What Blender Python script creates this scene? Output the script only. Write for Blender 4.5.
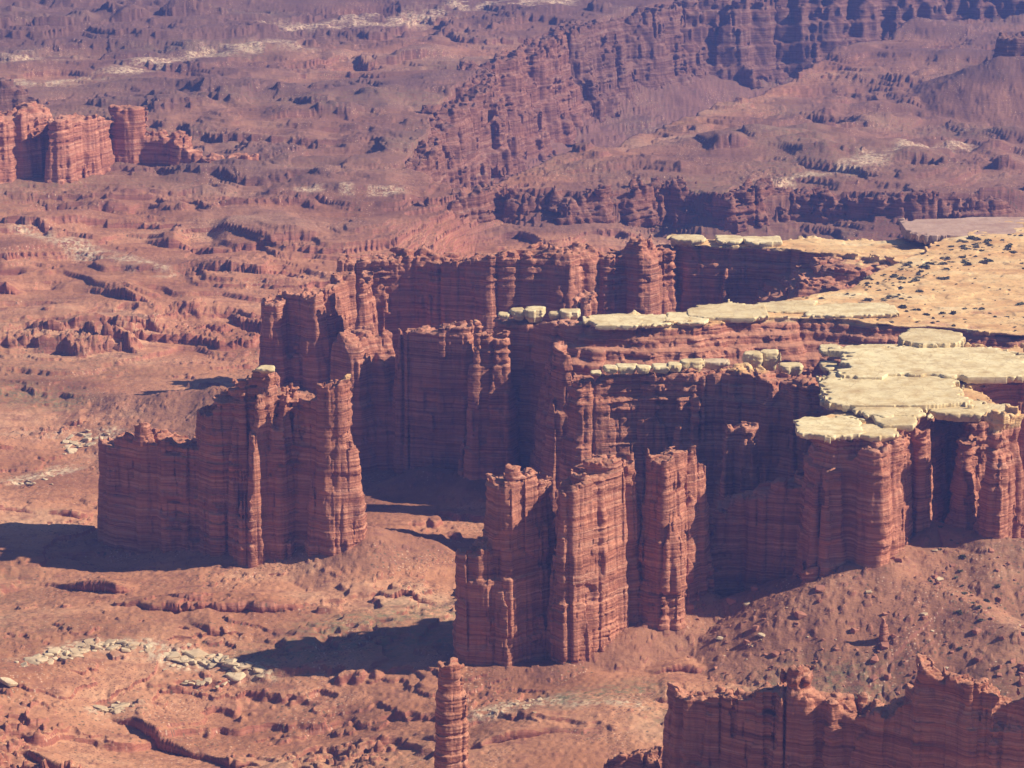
import bpy, math, random
import numpy as np
from math import radians as R

# ------------------------------------------------------------------ camera, world, sun, exposure
for o in list(bpy.data.objects): bpy.data.objects.remove(o)
SC = bpy.context.scene
COL = SC.collection
HC, PITCH, HFOV = 520.0, 14.0, 20.0
FPX = 512 / math.tan(R(HFOV / 2))
cam = bpy.data.cameras.new('camera'); camo = bpy.data.objects.new('camera', cam); COL.objects.link(camo)
cam.sensor_width = 36; cam.lens = 18 / math.tan(R(HFOV / 2)); cam.clip_start = 1; cam.clip_end = 30000
camo.location = (0, 0, HC); camo.rotation_euler = (R(90 - PITCH), 0, 0)
SC.camera = camo

SUN_EL, SUN_BETA = 37.0, -6.0        # the sun stands to the right, a little in front of the rocks
sd = (math.cos(R(SUN_EL)) * math.cos(R(SUN_BETA)), math.cos(R(SUN_EL)) * math.sin(R(SUN_BETA)), math.sin(R(SUN_EL)))
w = bpy.data.worlds.new('World'); SC.world = w; w.use_nodes = True
nt = w.node_tree; nt.nodes.clear()
sky = nt.nodes.new('ShaderNodeTexSky'); sky.sky_type = 'NISHITA'; sky.sun_disc = False
sky.sun_elevation = R(SUN_EL); sky.sun_rotation = R(90 - SUN_BETA)
sky.altitude = 1800
bg = nt.nodes.new('ShaderNodeBackground'); bg.inputs[1].default_value = 0.05
wo = nt.nodes.new('ShaderNodeOutputWorld')
nt.links.new(sky.outputs[0], bg.inputs[0]); nt.links.new(bg.outputs[0], wo.inputs[0])
sun = bpy.data.lights.new('sun', 'SUN'); sun.energy = 5.0; sun.angle = R(0.5); sun.color = (1.0, 0.91, 0.77)
suno = bpy.data.objects.new('sun', sun); COL.objects.link(suno)
from mathutils import Vector
suno.rotation_euler = Vector(sd).to_track_quat('Z', 'Y').to_euler()
SC.view_settings.view_transform = 'Standard'; SC.view_settings.look = 'None'
SC.view_settings.exposure = 0.74; SC.view_settings.gamma = 1
SC.view_settings.use_curve_mapping = False
SC.cycles.max_bounces = 5; SC.cycles.diffuse_bounces = 2; SC.cycles.volume_bounces = 1
SC.cycles.use_denoising = True

# ------------------------------------------------------------------ helpers: pixel rays -> world points
CP, SP = math.cos(R(PITCH)), math.sin(R(PITCH))
def ray(px, py):
    u = (px - 512) / FPX; v = (384 - py) / FPX
    return np.array([u, CP + v * SP, -SP + v * CP])
def at(px, py, z):
    d = ray(px, py); t = (z - HC) / d[2]
    return d[0] * t, d[1] * t
def zrow(y, py):                                   # height seen in row py at distance y
    d = ray(512, py); return HC + d[2] / d[1] * y
def P(px, pyb, pyt, r, zb=0.0):                    # pillar with its foot at (px, pyb) and its top in row pyt
    x, y = at(px, pyb, zb); k = (y + r) / y
    return (x * k, y + r, zrow(y + r, pyt), r)
def T(px, pyt, z, r):                              # pillar whose top at height z shows at (px, pyt)
    x, y = at(px, pyt, z); return (x, y, z, r)

# ------------------------------------------------------------------ numpy noise
RS = np.random.RandomState(7)
N2 = RS.rand(256, 256).astype(np.float32) * 2 - 1
N3 = RS.rand(64, 64, 64).astype(np.float32) * 2 - 1
def _s(t): return t * t * (3 - 2 * t)
def n2(x, y, seed=0):
    x = np.asarray(x, np.float32) + seed * 17.31; y = np.asarray(y, np.float32) + seed * 9.17
    fx = np.floor(x); fy = np.floor(y); tx = _s(x - fx); ty = _s(y - fy)
    ix = fx.astype(np.int32) & 255; iy = fy.astype(np.int32) & 255; jx = (ix + 1) & 255; jy = (iy + 1) & 255
    a = N2[ix, iy]; a = a + (N2[jx, iy] - a) * tx
    b = N2[ix, jy]; b = b + (N2[jx, jy] - b) * tx
    return a + (b - a) * ty
def fbm2(x, y, seed=0, o=4, g=0.5):
    s = 0; a = 1.0; tot = 0
    for i in range(o):
        s = s + a * n2(x, y, seed + i * 3); tot += a; a *= g; x = x * 2.03; y = y * 2.03
    return s / tot
def n3(x, y, z):
    fx = np.floor(x); fy = np.floor(y); fz = np.floor(z)
    tx = _s(x - fx); ty = _s(y - fy); tz = _s(z - fz)
    ix = fx.astype(np.int32) & 63; iy = fy.astype(np.int32) & 63; iz = fz.astype(np.int32) & 63
    jx = (ix + 1) & 63; jy = (iy + 1) & 63; jz = (iz + 1) & 63
    def l(a, b, t): return a + (b - a) * t
    c0 = l(l(N3[ix, iy, iz], N3[jx, iy, iz], tx), l(N3[ix, jy, iz], N3[jx, jy, iz], tx), ty)
    c1 = l(l(N3[ix, iy, jz], N3[jx, iy, jz], tx), l(N3[ix, jy, jz], N3[jx, jy, jz], tx), ty)
    return l(c0, c1, tz)
def cells(x, y, seed=0):                           # F1 distance, F2-F1 and a random value per cell
    fx = np.floor(x).astype(np.int32); fy = np.floor(y).astype(np.int32)
    d1 = np.full(x.shape, 9., np.float32); d2 = d1.copy(); v = np.zeros(x.shape, np.float32)
    for i in (-1, 0, 1):
        for j in (-1, 0, 1):
            cx = fx + i; cy = fy + j
            ox = N2[(cx + seed * 7) & 255, (cy + 31) & 255] * .45 + .5; oy = N2[(cx + 77) & 255, (cy + seed * 5 + 3) & 255] * .45 + .5
            q = (cx + ox - x) ** 2 + (cy + oy - y) ** 2
            nv = N2[(cx + 140 + seed) & 255, (cy + 201) & 255]
            m = q < d1
            d2 = np.where(m, d1, np.minimum(d2, q)); v = np.where(m, nv, v); d1 = np.where(m, q, d1)
    return np.sqrt(d1), np.sqrt(d2) - np.sqrt(d1), v
# strata: hard and soft beds, one column of beds for the whole basin
_rs = np.random.RandomState(3)
SZ = np.arange(-80, 180, 0.1); SV = np.zeros_like(SZ)
z0 = -80.
while z0 < 180:
    th = _rs.choice([.9, 1.2, 1.6, 2.2, 3.2, 4.5]); v = _rs.uniform(-1, 1)
    SV[(SZ >= z0) & (SZ < z0 + th)] = v; z0 += th
SV = np.convolve(SV, np.ones(3) / 3, 'same')
z0 = -80.; SB = np.zeros_like(SZ)
while z0 < 180:
    th = _rs.uniform(7, 16); v = _rs.uniform(-1, 1); SB[(SZ >= z0) & (SZ < z0 + th)] = v; z0 += th
SB = np.convolve(SB, np.ones(15) / 15, 'same')
def strata(z): return np.interp(z, SZ, SV * .85 + SB * .55).astype(np.float32)

# ------------------------------------------------------------------ object helpers
def prop(o, label=None, cat=None, group=None, kind=None):
    if label: o['label'] = label
    if cat: o['category'] = cat
    if group: o['group'] = group
    if kind: o['kind'] = kind
    return o
def mesh_from(name, v, q, mat, smooth=True):
    me = bpy.data.meshes.new(name)
    v = np.ascontiguousarray(v, np.float32); q = np.ascontiguousarray(q, np.int32); k = q.shape[1]
    me.vertices.add(len(v)); me.vertices.foreach_set('co', v.ravel())
    me.loops.add(q.size); me.loops.foreach_set('vertex_index', q.ravel())
    me.polygons.add(len(q)); me.polygons.foreach_set('loop_start', np.arange(len(q), dtype=np.int32) * k)
    me.polygons.foreach_set('use_smooth', np.full(len(q), smooth, bool))
    me.update(calc_edges=True); me.validate()
    if mat: me.materials.append(mat)
    return me
def link(name, me, parent=None):
    o = bpy.data.objects.new(name, me); COL.objects.link(o)
    if parent: o.parent = parent
    return o
def local(name, v, q, mat, base=None):             # one mesh object with its origin at its foot
    if base is None: base = np.array([v[:, 0].mean(), v[:, 1].mean(), v[:, 2].min()])
    o = link(name, mesh_from(name, v - base, q, mat)); o.location = base
    return o

# ------------------------------------------------------------------ materials
def newmat(name):
    m = bpy.data.materials.new(name); m.use_nodes = True; t = m.node_tree; t.nodes.clear()
    out = t.nodes.new('ShaderNodeOutputMaterial'); b = t.nodes.new('ShaderNodeBsdfPrincipled')
    b.inputs['Roughness'].default_value = .95; b.inputs['Specular IOR Level'].default_value = .1
    t.links.new(b.outputs[0], out.inputs[0]); return m, t, b
def nd(t, typ, ins=None, **kw):
    n = t.nodes.new('ShaderNode' + typ)
    for k, v in kw.items(): setattr(n, k, v)
    for k, v in (ins or {}).items():
        if isinstance(v, bpy.types.NodeSocket): t.links.new(v, n.inputs[k])
        else: n.inputs[k].default_value = v
    return n
def pos(t, sx, sy, sz):
    g = nd(t, 'NewGeometry')
    return nd(t, 'VectorMath', {0: g.outputs['Position'], 1: (sx, sy, sz)}, operation='MULTIPLY').outputs[0]
def noise(t, vec, scale=1., detail=4., rough=.55):
    return nd(t, 'TexNoise', {'Vector': vec, 'Scale': scale, 'Detail': detail, 'Roughness': rough}).outputs[0]
def ramp(t, fac, stops):
    n = nd(t, 'ValToRGB', {0: fac}); e = n.color_ramp.elements
    while len(e) < len(stops): e.new(.5)
    for el, (p, c) in zip(e, stops): el.position = p; el.color = (*c, 1) if len(c) == 3 else c
    return n.outputs[0]
def mix(t, fac, a, b, mode='MIX'):
    n = nd(t, 'Mix', data_type='RGBA', blend_type=mode)
    for k, v in ((0, fac), (6, a), (7, b)):
        if isinstance(v, bpy.types.NodeSocket): t.links.new(v, n.inputs[k])
        else: n.inputs[k].default_value = (*v, 1) if isinstance(v, tuple) else v
    return n.outputs[2]
def mapr(t, v, a, b, c=0., d=1.):
    return nd(t, 'MapRange', {0: v, 1: a, 2: b, 3: c, 4: d}).outputs[0]
def math_(t, op, a, b):
    return nd(t, 'Math', {0: a, 1: b}, operation=op).outputs[0]
def bump(t, h, dist, strength=1., normal=None):
    ins = {'Height': h, 'Distance': dist, 'Strength': strength}
    if normal: ins['Normal'] = normal
    return nd(t, 'Bump', ins).outputs[0]

def rock_material(name, cap_z=114.0, tint=None):
    m, t, b = newmat(name)
    bands = noise(t, pos(t, .012, .012, .45), 1, 5, .7)
    thin = noise(t, pos(t, .02, .02, 1.5), 1, 3, .6)
    col = ramp(t, bands, [(.25, (.18, .060, .034)), (.42, (.38, .140, .077)), (.56, (.54, .232, .136)), (.72, (.65, .355, .23))])
    col = mix(t, mapr(t, thin, .34, .56), mix(t, 1., col, (.60, .56, .56), 'MULTIPLY'), col)
    streak = noise(t, pos(t, .22, .22, .016), 1, 5, .65)
    col = mix(t, mapr(t, streak, .52, .72, 0, .55), col, (.17, .062, .045))
    big = noise(t, pos(t, .03, .03, .03), 1, 3)
    col = mix(t, mapr(t, big, .5, .75, 0, .35), col, (.46, .20, .12))
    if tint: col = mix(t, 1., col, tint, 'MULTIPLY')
    # the cream sandstone layer that caps the basin, and red sand lying on flat ledges
    g = nd(t, 'NewGeometry'); sx = nd(t, 'SeparateXYZ', {0: g.outputs['Position']}); nz = nd(t, 'SeparateXYZ', {0: g.outputs['Normal']})
    flat = mapr(t, nz.outputs[2], .55, .9)
    col = mix(t, math_(t, 'MULTIPLY', flat, .55), col, (.47, .23, .13) if not tint else (.20, .105, .075))
    zz = math_(t, 'ADD', sx.outputs[2], mapr(t, noise(t, pos(t, .03, .03, .05)), 0, 1, -3, 3))
    sandn = noise(t, pos(t, .02, .045, .05), 1, 6, .65)
    sand = ramp(t, sandn, [(.32, (.40, .20, .085)), (.44, (.58, .33, .14)), (.56, (.68, .44, .20)), (.66, (.70, .53, .29))])
    gr = noise(t, pos(t, .35, .35, .3), 1, 4, .7)
    sand = mix(t, mapr(t, gr, .54, .66, 0, .75), sand, (.25, .18, .10))
    col = mix(t, mapr(t, zz, cap_z - .7, cap_z + .7), col, sand)
    t.links.new(col, b.inputs['Base Color'])
    h = noise(t, pos(t, .04, .04, 1.1), 1, 4, .7)
    h = math_(t, 'MULTIPLY', h, mapr(t, noise(t, pos(t, .05, .05, .09), 1, 3), .36, .62, .2, 1.))
    n1 = bump(t, h, 2.1, .9)
    h2 = noise(t, pos(t, .7, .7, .5), 1, 5, .65)
    n2_ = bump(t, h2, .9, .8, n1)
    calm = bump(t, h2, .35, .5)
    fl = math_(t, 'MULTIPLY', mapr(t, zz, cap_z - .7, cap_z + .7), flat)
    mx = nd(t, 'Mix', {0: fl, 4: n2_, 5: calm}, data_type='VECTOR'); t.links.new(mx.outputs[1], b.inputs['Normal'])
    return m
def cap_material(name, a, c, dark):
    m, t, b = newmat(name)
    f = noise(t, pos(t, .12, .12, .4), 1, 5, .65)
    col = ramp(t, f, [(.3, a), (.56, c)])
    pat = noise(t, pos(t, .045, .06, .1), 1, 5, .7)
    col = mix(t, mapr(t, pat, .50, .66, 0, .7), col, tuple(.5 * (p_ + q_) for p_, q_ in zip(a, dark)))
    oi = nd(t, 'ObjectInfo'); col = mix(t, mapr(t, oi.outputs['Random'], 0, 1, 0, .38), col, tuple(.6 * p_ + .4 * q_ for p_, q_ in zip(a, dark)))
    st = noise(t, pos(t, .5, .5, .3), 1, 5, .7)
    col = mix(t, mapr(t, st, .55, .75, 0, .6), col, dark)
    g = nd(t, 'NewGeometry'); nz = nd(t, 'SeparateXYZ', {0: g.outputs['Normal']})
    wv = nd(t, 'VectorMath', {0: pos(t, .09, .055, .05), 1: nd(t, 'TexNoise', {'Vector': pos(t, .08, .08, .08), 'Scale': 1.}).outputs[1]}, operation='ADD').outputs[0]
    v = nd(t, 'TexVoronoi', {'Vector': wv, 'Scale': 1.}, feature='DISTANCE_TO_EDGE')
    col = mix(t, mapr(t, v.outputs[0], 0.0, .03, .4, 0), col, dark)
    t.links.new(col, b.inputs['Base Color'])
    h = noise(t, pos(t, .35, .5, 1.4), 1, 6, .65)
    t.links.new(bump(t, h, .5, .5), b.inputs['Normal'])
    return m
M_ROCK = rock_material('red_layered_sandstone')
M_DEEP = rock_material('dull_canyon_rock_haze_tint', 900., (.46, .54, .62))  # duller rock, darkened and blued further to paint in distance haze
M_MID = rock_material('canyon_rock_lit_tint', 900., (.58, .62, .68))  # lighter copy: sunlight on nearer stretches painted in, with a bluish haze tint
M_BARE = rock_material('red_layered_sandstone_without_cap', 900.)
M_CAP = cap_material('cream_cap_sandstone', (.54, .39, .18), (.76, .63, .36), (.30, .18, .08))
M_PALE = cap_material('pale_block_sandstone', (.46, .33, .19), (.62, .48, .30), (.33, .19, .11))
M_GREY = cap_material('grey_pink_slab_stone', (.38, .24, .17), (.50, .34, .25), (.27, .14, .10))
M_RED = cap_material('red_block_sandstone', (.30, .115, .07), (.44, .20, .125), (.18, .07, .05))

def terrain_material():
    m, t, b = newmat('red_desert_ground')
    a = noise(t, pos(t, .006, .010, .02), 1, 6, .6)
    col = ramp(t, a, [(.30, (.20, .080, .042)), (.44, (.36, .155, .077)), (.57, (.48, .225, .118)), (.70, (.58, .335, .19))])
    f = noise(t, pos(t, .05, .09, .2), 1, 6, .7)
    col = mix(t, mapr(t, f, .50, .66, 0, .7), col, (.22, .085, .055))
    f2 = noise(t, pos(t, .35, .45, .3), 1, 5, .75)
    col = mix(t, mapr(t, f2, .56, .72, 0, .6), col, (.20, .085, .055))
    col = mix(t, mapr(t, f2, .40, .28, 0, .5), col, (.60, .36, .22))
    # beds of rock where the ground is steep
    g = nd(t, 'NewGeometry'); nz = nd(t, 'SeparateXYZ', {0: g.outputs['True Normal']})
    bands = noise(t, pos(t, .01, .01, .5), 1, 5, .7)
    rc = ramp(t, bands, [(.3, (.20, .068, .042)), (.5, (.32, .115, .068)), (.7, (.42, .19, .12))])
    col = mix(t, mapr(t, nz.outputs[2], .80, .55), col, rc)
    # pale rubble and grey-green scrub, each in its own patches
    at_ = nd(t, 'Attribute', attribute_name='cover')
    sc_ = nd(t, 'SeparateColor', {0: at_.outputs['Color']})
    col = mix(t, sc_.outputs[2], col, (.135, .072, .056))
    pn = noise(t, pos(t, .25, .25, .4), 1, 4, .7)
    pale = mix(t, mapr(t, pn, .35, .65), (.40, .22, .13), (.62, .47, .30))
    col = mix(t, math_(t, 'MULTIPLY', sc_.outputs[0], mapr(t, pn, .38, .55)), col, pale)
    gn = noise(t, pos(t, .16, .22, .2), 1, 5, .8)
    col = mix(t, math_(t, 'MULTIPLY', sc_.outputs[1], mapr(t, gn, .42, .62)), col, (.20, .165, .085))
    for sc, th_, cc, k1, k2 in ((.30, .20, (.13, .095, .055), .48, .60), (.55, .24, (.17, .075, .05), .45, .58), (.42, .16, (.62, .40, .27), .50, .60)):
        vd = nd(t, 'TexVoronoi', {'Vector': pos(t, sc, sc, .02), 'Scale': 1.})
        pt = noise(t, pos(t, .017 + sc * .02, .02, .02), 1, 3, .6)
        dot = math_(t, 'MULTIPLY', mapr(t, vd.outputs['Distance'], th_ + .1, th_ - .05), mapr(t, pt, k1, k2, 0, .85))
        col = mix(t, dot, col, cc)
    t.links.new(col, b.inputs['Base Color'])
    h = noise(t, pos(t, .3, .3, .6), 1, 6, .7)
    h0 = noise(t, pos(t, .05, .08, .3), 1, 5, .65)
    t.links.new(bump(t, h, .9, .8, bump(t, h0, 1.3, .5)), b.inputs['Normal'])
    return m
M_GROUND = terrain_material()

# ------------------------------------------------------------------ the ground: one sheet from the foot of the rim to the far benches
def segd(x, y, pts):                               # distance to a polyline of (x, y, val) and the value there
    best = np.full(x.shape, 1e9, np.float32); val = np.zeros(x.shape, np.float32)
    for (x0, y0, v0), (x1, y1, v1) in zip(pts[:-1], pts[1:]):
        dx, dy = x1 - x0, y1 - y0; L = dx * dx + dy * dy + 1e-9
        t = np.clip(((x - x0) * dx + (y - y0) * dy) / L, 0, 1)
        d = np.hypot(x - x0 - t * dx, y - y0 - t * dy)
        m = d < best; best = np.where(m, d, best); val = np.where(m, v0 + (v1 - v0) * t, val)
    return best, val
def polyd(x, y, pts):                              # signed distance to a polygon, negative inside
    best = np.full(x.shape, 1e9, np.float32); ins = np.zeros(x.shape, bool); n = len(pts)
    for i in range(n):
        x0, y0 = pts[i]; x1, y1 = pts[(i + 1) % n]
        dx, dy = x1 - x0, y1 - y0; L = dx * dx + dy * dy + 1e-9
        t = np.clip(((x - x0) * dx + (y - y0) * dy) / L, 0, 1)
        best = np.minimum(best, np.hypot(x - x0 - t * dx, y - y0 - t * dy))
        if abs(dy) > 1e-9:
            c = ((y0 > y) != (y1 > y)) & (x < (x1 - x0) * (y - y0) / dy + x0); ins ^= c
    return np.where(ins, -best, best)
BY = [0, 1200, 1500, 1900, 2000, 2150, 2400, 2700, 3000, 4000, 6000, 12000]
BZ = [-6, -4, 0, 2, 9, 22, 38, 50, 60, 96, 150, 260]
def dip(x, y): return -24 * np.exp(-((x + 160) / 120) ** 2 - ((y - 1425) / 80) ** 2) - 14 * np.exp(-((x + 330) / 110) ** 2 - ((y - 1640) / 70) ** 2)
def atg(px, py, dz=0):                             # where a pixel's ray meets the smooth base level
    d = ray(px, py); s = d[2] / d[1]; lo, hi = 500., 11900.
    for _ in range(50):
        m_ = (lo + hi) / 2
        if HC + s * m_ > np.interp(m_, BY, BZ) + dip(d[0] / d[1] * m_, m_) + dz: lo = m_
        else: hi = m_
    return d[0] / d[1] * lo, lo
LEFT_RIM = [(395, 172), (420, 128), (445, 100), (475, 70), (520, 47), (560, 32), (610, 14), (680, 2), (780, -4), (900, -8), (1150, -16)]
RIGHT_RIM = [(1150, 0), (960, 18), (860, 42), (800, 68), (735, 92), (700, 110), (640, 135), (615, 152), (560, 168), (500, 188), (450, 196)]
GORGE = [atg(*p) for p in LEFT_RIM] + [atg(*p) for p in RIGHT_RIM]
NEAR_PIX = [(430, 205), (500, 190), (580, 196), (660, 186), (720, 196), (800, 190), (900, 200), (1000, 196), (1300, 190)]
NEAR_DROP = [atg(*p) for p in NEAR_PIX]
TALUS = [
    ([(845, 562, 45), (780, 578, 33), (720, 602, 20), (640, 640, 6)], .52),
    ([(845, 562, 46), (890, 566, 46), (935, 525, 54), (990, 540, 55), (1160, 535, 60)], .50),
    ([(845, 562, 45), (870, 640, 16)], .50),
    ([(500, 664, 0), (560, 662, 2), (625, 632, 11), (705, 594, 22)], .40),
    ([(890, 572, 43), (960, 592, 40), (1020, 630, 31), (1090, 630, 31)], .45),
    ([(110, 545, -4), (225, 546, 4), (290, 543, 10), (365, 530, 19)], .32),
    ([(430, 470, 14), (560, 480, 18), (700, 470, 26)], .40),
    ([(0, 172, 58), (120, 170, 64), (250, 180, 56)], .35),
    ([(990, 85, 78), (1080, 85, 84)], .45),
]
TALUS += [([(896, 548, 50), (945, 546, 51), (992, 552, 51)], .48), ([(90, 396, 10), (160, 394, 20), (262, 388, 30)], .22)]
TALUS = [([(*at(px, py, z), z) for px, py, z in c], s) for c, s in TALUS]
TALUS[7] = ([(*atg(px, py, 4), np.interp(atg(px, py, 4)[1], BY, BZ) + 10) for px, py in ((-60, 176), (60, 172), (150, 172), (250, 182))], .30)
TALUS[8] = ([(*atg(px, py, 4), np.interp(atg(px, py, 4)[1], BY, BZ) + 34) for px, py in ((1000, 84), (1100, 84))], .42)
def terr(r, step, sharp, lo):
    t = r / step; i = np.floor(t); f = t - i
    s = np.where(f < 1 - sharp, lo * f / (1 - sharp), lo + (1 - lo) * (f - 1 + sharp) / sharp)
    return (i + s) * step
def height(x, y):
    x = np.asarray(x, np.float32); y = np.asarray(y, np.float32)
    far = np.clip((y - 1900) / 500, 0, 1)
    b = np.interp(y, BY, BZ).astype(np.float32)
    wx = x + 30 * n2(x / 90, y / 90, 41); wy = y + 30 * n2(x / 90, y / 90, 42)
    big = fbm2(wx / 340, wy / 240, 1, 4) * (9 + 16 * far)
    med = fbm2(wx / 70, wy / 60, 5, 3) * (3.2 + 4 * far)
    # benches left of centre step up with distance
    base = b + big + med
    # lower ground right of the gorge's mouth, behind the near mesa
    dn = np.zeros_like(base)
    d, _ = segd(x, y, [(*p, 0) for p in NEAR_DROP])
    side = np.interp(x / y, [(px[0]) / px[1] for px in NEAR_DROP], [p[1] for p in NEAR_DROP])
    near = (y < side) & (y > 1900)
    d = d + 8 * n2(x / 45, y / 45, 77)
    drop = np.interp(d, [4, 12, 40, 160], [0, -20, -30, -38]).astype(np.float32)
    base = base + np.where(near, drop * np.clip((y - 1950) / 200, 0, 1), 0) * _s(np.clip((x / y - NEAR_DROP[0][0] / NEAR_DROP[0][1] + .012 + .006 * n2(x / 40, y / 40, 79)) / .03, 0, 1))
    # the river gorge
    g = polyd(x, y, GORGE)
    g = g + 14 * fbm2(x / 120, y / 120, 60, 3)
    cut = np.interp(-g, [-40, 8, 18, 60, 190, 330], [0, 0, -62, -98, -142, -148]).astype(np.float32)
    base = base + cut
    # talus cones
    rill = n2(x / 9, y / 26, 90) * .4 + n2(x / 3, y / 4, 91) * .25
    tal = np.full(x.shape, -1e3, np.float32)
    for c, s in TALUS:
        d, v = segd(x, y, c); k = v - s * np.maximum(d - 4, 0) + rill * np.clip(d / 12, 0, 1.3) + 2.0 * n2(x / 18, y / 18, 92)
        tal = np.maximum(tal, k)
    # ledges: hard beds crop out as steps, with blocks fallen below them
    jag = (n2(x / 14, y / 14, 20) * 1.2 + n2(x / 5, y / 5, 21) * .7) * (1 - .92 * far) + far * (n2(x / 45, y / 30, 24) * 2.2 + n2(x / 17, y / 15, 36) * .6)
    e = np.clip(n2(x / 190, y / 120, 25) * 1.6 + .72 + far * .1, 0, 1)
    st = 10.5 + 0 * far
    h1 = terr(base + jag, 10.5, .045, .30)
    f1 = (base + jag) / 10.5; f1 = f1 - np.floor(f1)
    jag2 = (n2(x / 8, y / 8, 22) * .6 + n2(x / 3, y / 3, 23) * .3) * (1 - .7 * far)
    e2 = np.clip(n2(x / 80, y / 50, 27) * 1.8 + .35 + far * .3, 0, 1)
    h2 = terr(base + jag2 + 5 * fbm2(x / 60, y / 45, 26, 3), 3.1, .07, .25)
    h3 = terr(base + jag * .8 + 4 * n2(x / 140, y / 90, 28), 5.6, .06, .2)
    h = base + (h1 - base) * e * (1 - .35 * far) + (h2 - base) * .75 * e2 + (h3 - base) * .75 * np.clip(.55 + far * .3 + n2(x / 120, y / 80, 29), 0, 1)
    dens = np.clip(1.1 - f1 / .42, 0, 1) * e + np.clip(n2(x / 60, y / 45, 30) * 1.6 - .55, 0, 1)
    d1, ed, v = cells(x / 4.2 + .4 * n2(x / 3, y / 3, 34), y / 4.2, 3)
    blk = np.clip(ed * 3.5, 0, .8) * np.clip(v + dens * 1.1 - .95, 0, 1) * 3.4 * (1 - .45 * far)
    d1, ed, v = cells(x / 10, y / 9, 8)
    blk = blk + np.clip(ed * 4, 0, .8) * np.clip(v + dens * .9 - 1.15, 0, 1) * 5 * (1 - far)
    h = h + blk + .3 * n2(x / 2.2, y / 2.2, 33) + .22 * n2(x / 6, y / 5, 35)
    d1, ed, v = cells(x / 3.4, y / 3.4, 12)
    tt = tal + np.clip(ed * 4, 0, .7) * np.clip(v - .45, 0, 1) * 2.6 + np.clip(n2(x / 1.7, y / 1.7, 93) - .4, 0, 1) * .7
    h = h + dip(x, y) + scarps(x, y)
    global LIP
    f2 = (base + jag2 + 5 * fbm2(x / 60, y / 45, 26, 3)) / 3.1; f2 = f2 - np.floor(f2)
    LIP = np.maximum(np.exp(-f1 / .035) * np.clip(e * 1.5, 0, 1) * (2.6 + 1.2 * far), np.exp(-f2 / .06) * e2 * 1.3) * (tt < h)
    return np.maximum(h, tt), tal - base - dip(x, y)

SCARP = []
def scarps(x, y):                                  # named ledges: a bed that breaks off towards the viewer
    s_ = np.zeros(x.shape, np.float32)
    for pts, A, W in SCARP:
        k = x / y; ks = [p[0] / p[1] for p in pts]
        yl = np.interp(k, ks, [p[1] for p in pts]) + (5 * n2(x / 22, y / 60, 301) + 3 * W / 45 * n2(x / 70, y / 90, 305)) + 3.4 * n2(x / 8, y / 30, 302) + .8 * n2(x / 3, y / 9, 304)
        d = y - yl; end = np.clip(np.minimum(k - ks[0], ks[-1] - k) / .012, 0, 1)
        up = np.where(d > 0, np.clip(d / 1.2, 0, 1) * np.exp(-np.maximum(d, 0) / W), 0)
        s_ = np.maximum(s_, A * end * up * np.clip(.65 + 1.1 * n2(x / 30, y / 30, 303), .05, 1.15))
    return s_
for pts, A in [([(-60, 592), (40, 588), (110, 592), (180, 602), (235, 606)], 5.5), ([(120, 606), (200, 612), (300, 606), (370, 597), (470, 600)], 5), ([(180, 626), (215, 634), (240, 636)], 4),
               ([(110, 724), (150, 738), (230, 757), (330, 752)], 6), ([(-60, 740), (20, 748), (90, 764)], 5), ([(350, 738), (400, 733), (470, 735)], 4), ([(470, 738), (540, 728), (600, 728), (660, 722)], 4),
               ([(600, 672), (640, 674), (720, 672)], 4), ([(640, 700), (690, 706)], 4), ([(-60, 520), (30, 522), (105, 522)], 4), ([(-60, 452), (20, 448), (70, 452), (110, 460)], 6), ([(50, 424), (75, 424), (110, 420)], 6), ([(185, 402), (230, 406)], 5),
               ([(-80, 332), (30, 326), (80, 330), (150, 346)], 9), ([(-60, 288), (50, 282), (100, 284), (160, 300)], 9), ([(20, 330), (90, 322), (150, 322), (190, 330)], 8), ([(170, 300), (230, 312), (270, 318)], 7), ([(-60, 256), (30, 262), (64, 264)], 7), ([(190, 264), (240, 272), (290, 272)], 8)]:
    SCARP.append(([atg(*p) for p in pts], A, 45))
for pts, A in [([(-80, 34), (60, 28), (150, 20), (230, 15)], 14), ([(-80, 10), (50, 8), (160, 3)], 12), ([(170, 98), (250, 104), (330, 98)], 10), ([(250, 132), (340, 122), (405, 116)], 12), ([(290, 62), (380, 55), (470, 46)], 12),
               ([(200, 200), (300, 206), (420, 204)], 10), ([(-80, 205), (60, 210), (150, 216), (240, 214)], 9), ([(140, 236), (230, 246), (330, 240)], 9), ([(-60, 226), (40, 230), (120, 240)], 8), ([(60, 150), (260, 160), (380, 152)], 8), ([(100, 60), (200, 66), (300, 58)], 9), ([(420, 26), (500, 20), (590, 8)], 9),
               ([(550, 176), (640, 170), (730, 177)], 9), ([(680, 152), (760, 151), (850, 147)], 10), ([(750, 128), (850, 122), (940, 120)], 10), ([(790, 170), (900, 161), (1040, 166)], 9), ([(870, 92), (960, 101), (1060, 97)], 9), ([(900, 138), (980, 140), (1060, 136)], 9), ([(600, 160), (690, 140), (740, 132)], 8), ([(800, 104), (860, 100), (920, 108)], 8)]:
    SCARP.append(([atg(*p) for p in pts], A * .75, 190))
def hit(px, py):                                   # where a pixel's ray meets the finished ground
    d = ray(px, py); Y = np.linspace(1250, 4600, 700) if py < 400 else np.linspace(1250, 2300, 420)
    X = Y * d[0] / d[1]; u = HC + Y * d[2] / d[1] < height(X, Y)[0]
    i = int(np.argmax(u)) if u.any() else -1
    return X[i], Y[i]
ang = np.concatenate([np.linspace(-42, -13.2, 50)[:-1], np.linspace(-13.2, 13.2, 1500), np.linspace(13.2, 42, 50)[1:]])
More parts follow.
